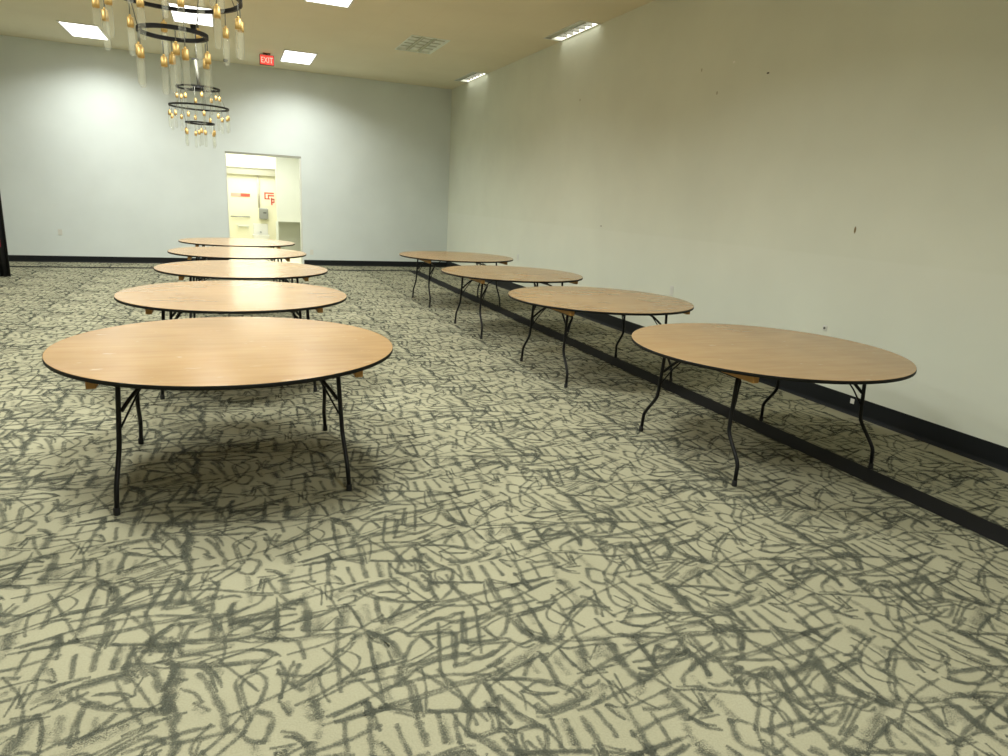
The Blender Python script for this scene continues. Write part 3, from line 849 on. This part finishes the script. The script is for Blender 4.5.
# ------------------------------------------------------------------ small fittings
def outlet(name, loc, rotz, label, holed=False):
    t = thing(name, label, 'outlet', loc, rotz, 'low wall outlets')
    h = .024 if holed else .058
    bm = new(); box(bm, -min(h, .036), min(h, .036), -.006, 0, -h, h, bev=.004); obj('cover_plate', bm, M_WHITE, t)
    bm = new()
    if holed: lathe(bm, [(.011, 0), (.011, .004)], 16, c=(0, 0, 0)); bmesh.ops.transform(bm, matrix=Matrix.Translation((0, -.006, 0)) @ Matrix.Rotation(PI/2, 4, 'X'), verts=bm.verts)
    else:
        for z in (.022, -.022): box(bm, -.014, .014, -.0085, -.0055, z - .013, z + .013, bev=.003)
    obj('socket_face', bm, M_DRAIN if holed else M_PART, t)
outlet('wall_outlet', (-3.159, yb(-3.159), .592), 0, 'white wall outlet low on the back wall, left of the left row of tables')
outlet('wall_outlet', (1.715, yb(1.715), .30), 0, 'white wall outlet on the back wall just right of the doorway')
outlet('wall_outlet', (XW, 4.527, .685), PI/2*3, 'white cable plate with a dark hole on the right wall, above the nearest right table', True)
outlet('wall_outlet', (XW, 6.887, .70), PI/2*3, 'white wall outlet on the right wall above the second table of the right row')
outlet('wall_outlet', (XW, 11.745, .664), PI/2*3, 'white wall outlet on the right wall beside the farthest right table')
bm = new(); box(bm, -.004, 0, -.02, .02, -.022, .022, bev=.0015); tag(obj('sticker', bm, M_WHITE, None, (XW - .0055, 4.099, .122)), 'tiny white sticker on the black baseboard behind the nearest right table', 'sticker')
bm = new(); lathe(bm, [(.02, -.05), (.04, -.045), (.045, 0)], 16); tag(obj('smoke_detector', bm, M_DRAIN, None, (0.07, yb(0) - .3, HC)), 'small dark detector on the ceiling left of the EXIT sign', 'detector')

# black curtain on its stand at the left edge
t = thing('drape_stand', 'black curtain on a stand at the left edge of the photo before the back wall', 'curtain', (-3.86, 13.55, 0))
bm = new(); box(bm, -.20, .20, -.2, .2, 0, .012, bev=.004); obj('base_plate', bm, M_BLACKM, t)
bm = new(); tube(bm, [(0, 0, .01), (0, 0, 2.45)], .02, 10); obj('upright', bm, M_BLACKM, t)
bm = new(); tube(bm, [(-.45, 0, 2.43), (.44, 0, 2.43)], .016, 8); obj('crossbar', bm, M_BLACKM, t)
bm = new(); n = 80; rows = []
for z in (.012, .8, 1.6, 2.455):
    rows.append([(-.45 + .90*i/n, -.06 + .035*math.sin(i*.85 + z*.3) + .012*math.sin(i*2.1), z) for i in range(n+1)])
vf = [[bm.verts.new(p) for p in r] for r in rows]; vb = [[bm.verts.new((p[0], p[1] + .012, p[2])) for p in r] for r in rows]
for j in range(3):
    for i in range(n):
        f = bm.faces.new((vf[j][i], vf[j][i+1], vf[j+1][i+1], vf[j+1][i])); f.smooth = True
        f = bm.faces.new((vb[j][i+1], vb[j][i], vb[j+1][i], vb[j+1][i+1])); f.smooth = True
    bm.faces.new((vf[j][0], vf[j+1][0], vb[j+1][0], vb[j][0])); bm.faces.new((vf[j][n], vb[j][n], vb[j+1][n], vf[j+1][n]))
for i in range(n):
    bm.faces.new((vf[0][i], vb[0][i], vb[0][i+1], vf[0][i+1])); bm.faces.new((vf[3][i], vf[3][i+1], vb[3][i+1], vb[3][i]))
obj('curtain', bm, M_CLOTH, t)
bm = new(); box(bm, -.30, .37, -.125, -.112, .50, .82, bev=.004); obj('sash', bm, M_REDCL, t)

# ------------------------------------------------------------------ world, camera, view
w = bpy.data.worlds.new('World'); SC.world = w; w.use_nodes = True
w.node_tree.nodes['Background'].inputs[0].default_value = (0.5, 0.5, 0.5, 1); w.node_tree.nodes['Background'].inputs[1].default_value = 0.0

cam = bpy.data.cameras.new('Camera'); cam.sensor_width = 36; cam.lens = 676.113/1008*36; cam.clip_start = 0.05; cam.clip_end = 100
co = bpy.data.objects.new('Camera', cam); COL.objects.link(co)
rx, dn, fw = Vector((0.92925735, -0.36570205, 0.05237164)), Vector((-0.04476161, -0.25217226, -0.96664655)), Vector((0.3667113, 0.89591917, -0.25070234))
mw = Matrix.Identity(4)
for i in range(3):
    mw[i][0] = rx[i]; mw[i][1] = -dn[i]; mw[i][2] = -fw[i]
mw.translation = Vector((0, 0, 1.6285)); co.matrix_world = mw
SC.camera = co
vs = SC.view_settings
SC.display_settings.display_device = 'sRGB'
vs.view_transform = 'Standard'; vs.look = 'None'; vs.gamma = 1.0; vs.use_curve_mapping = False; vs.exposure = EXPOSURE
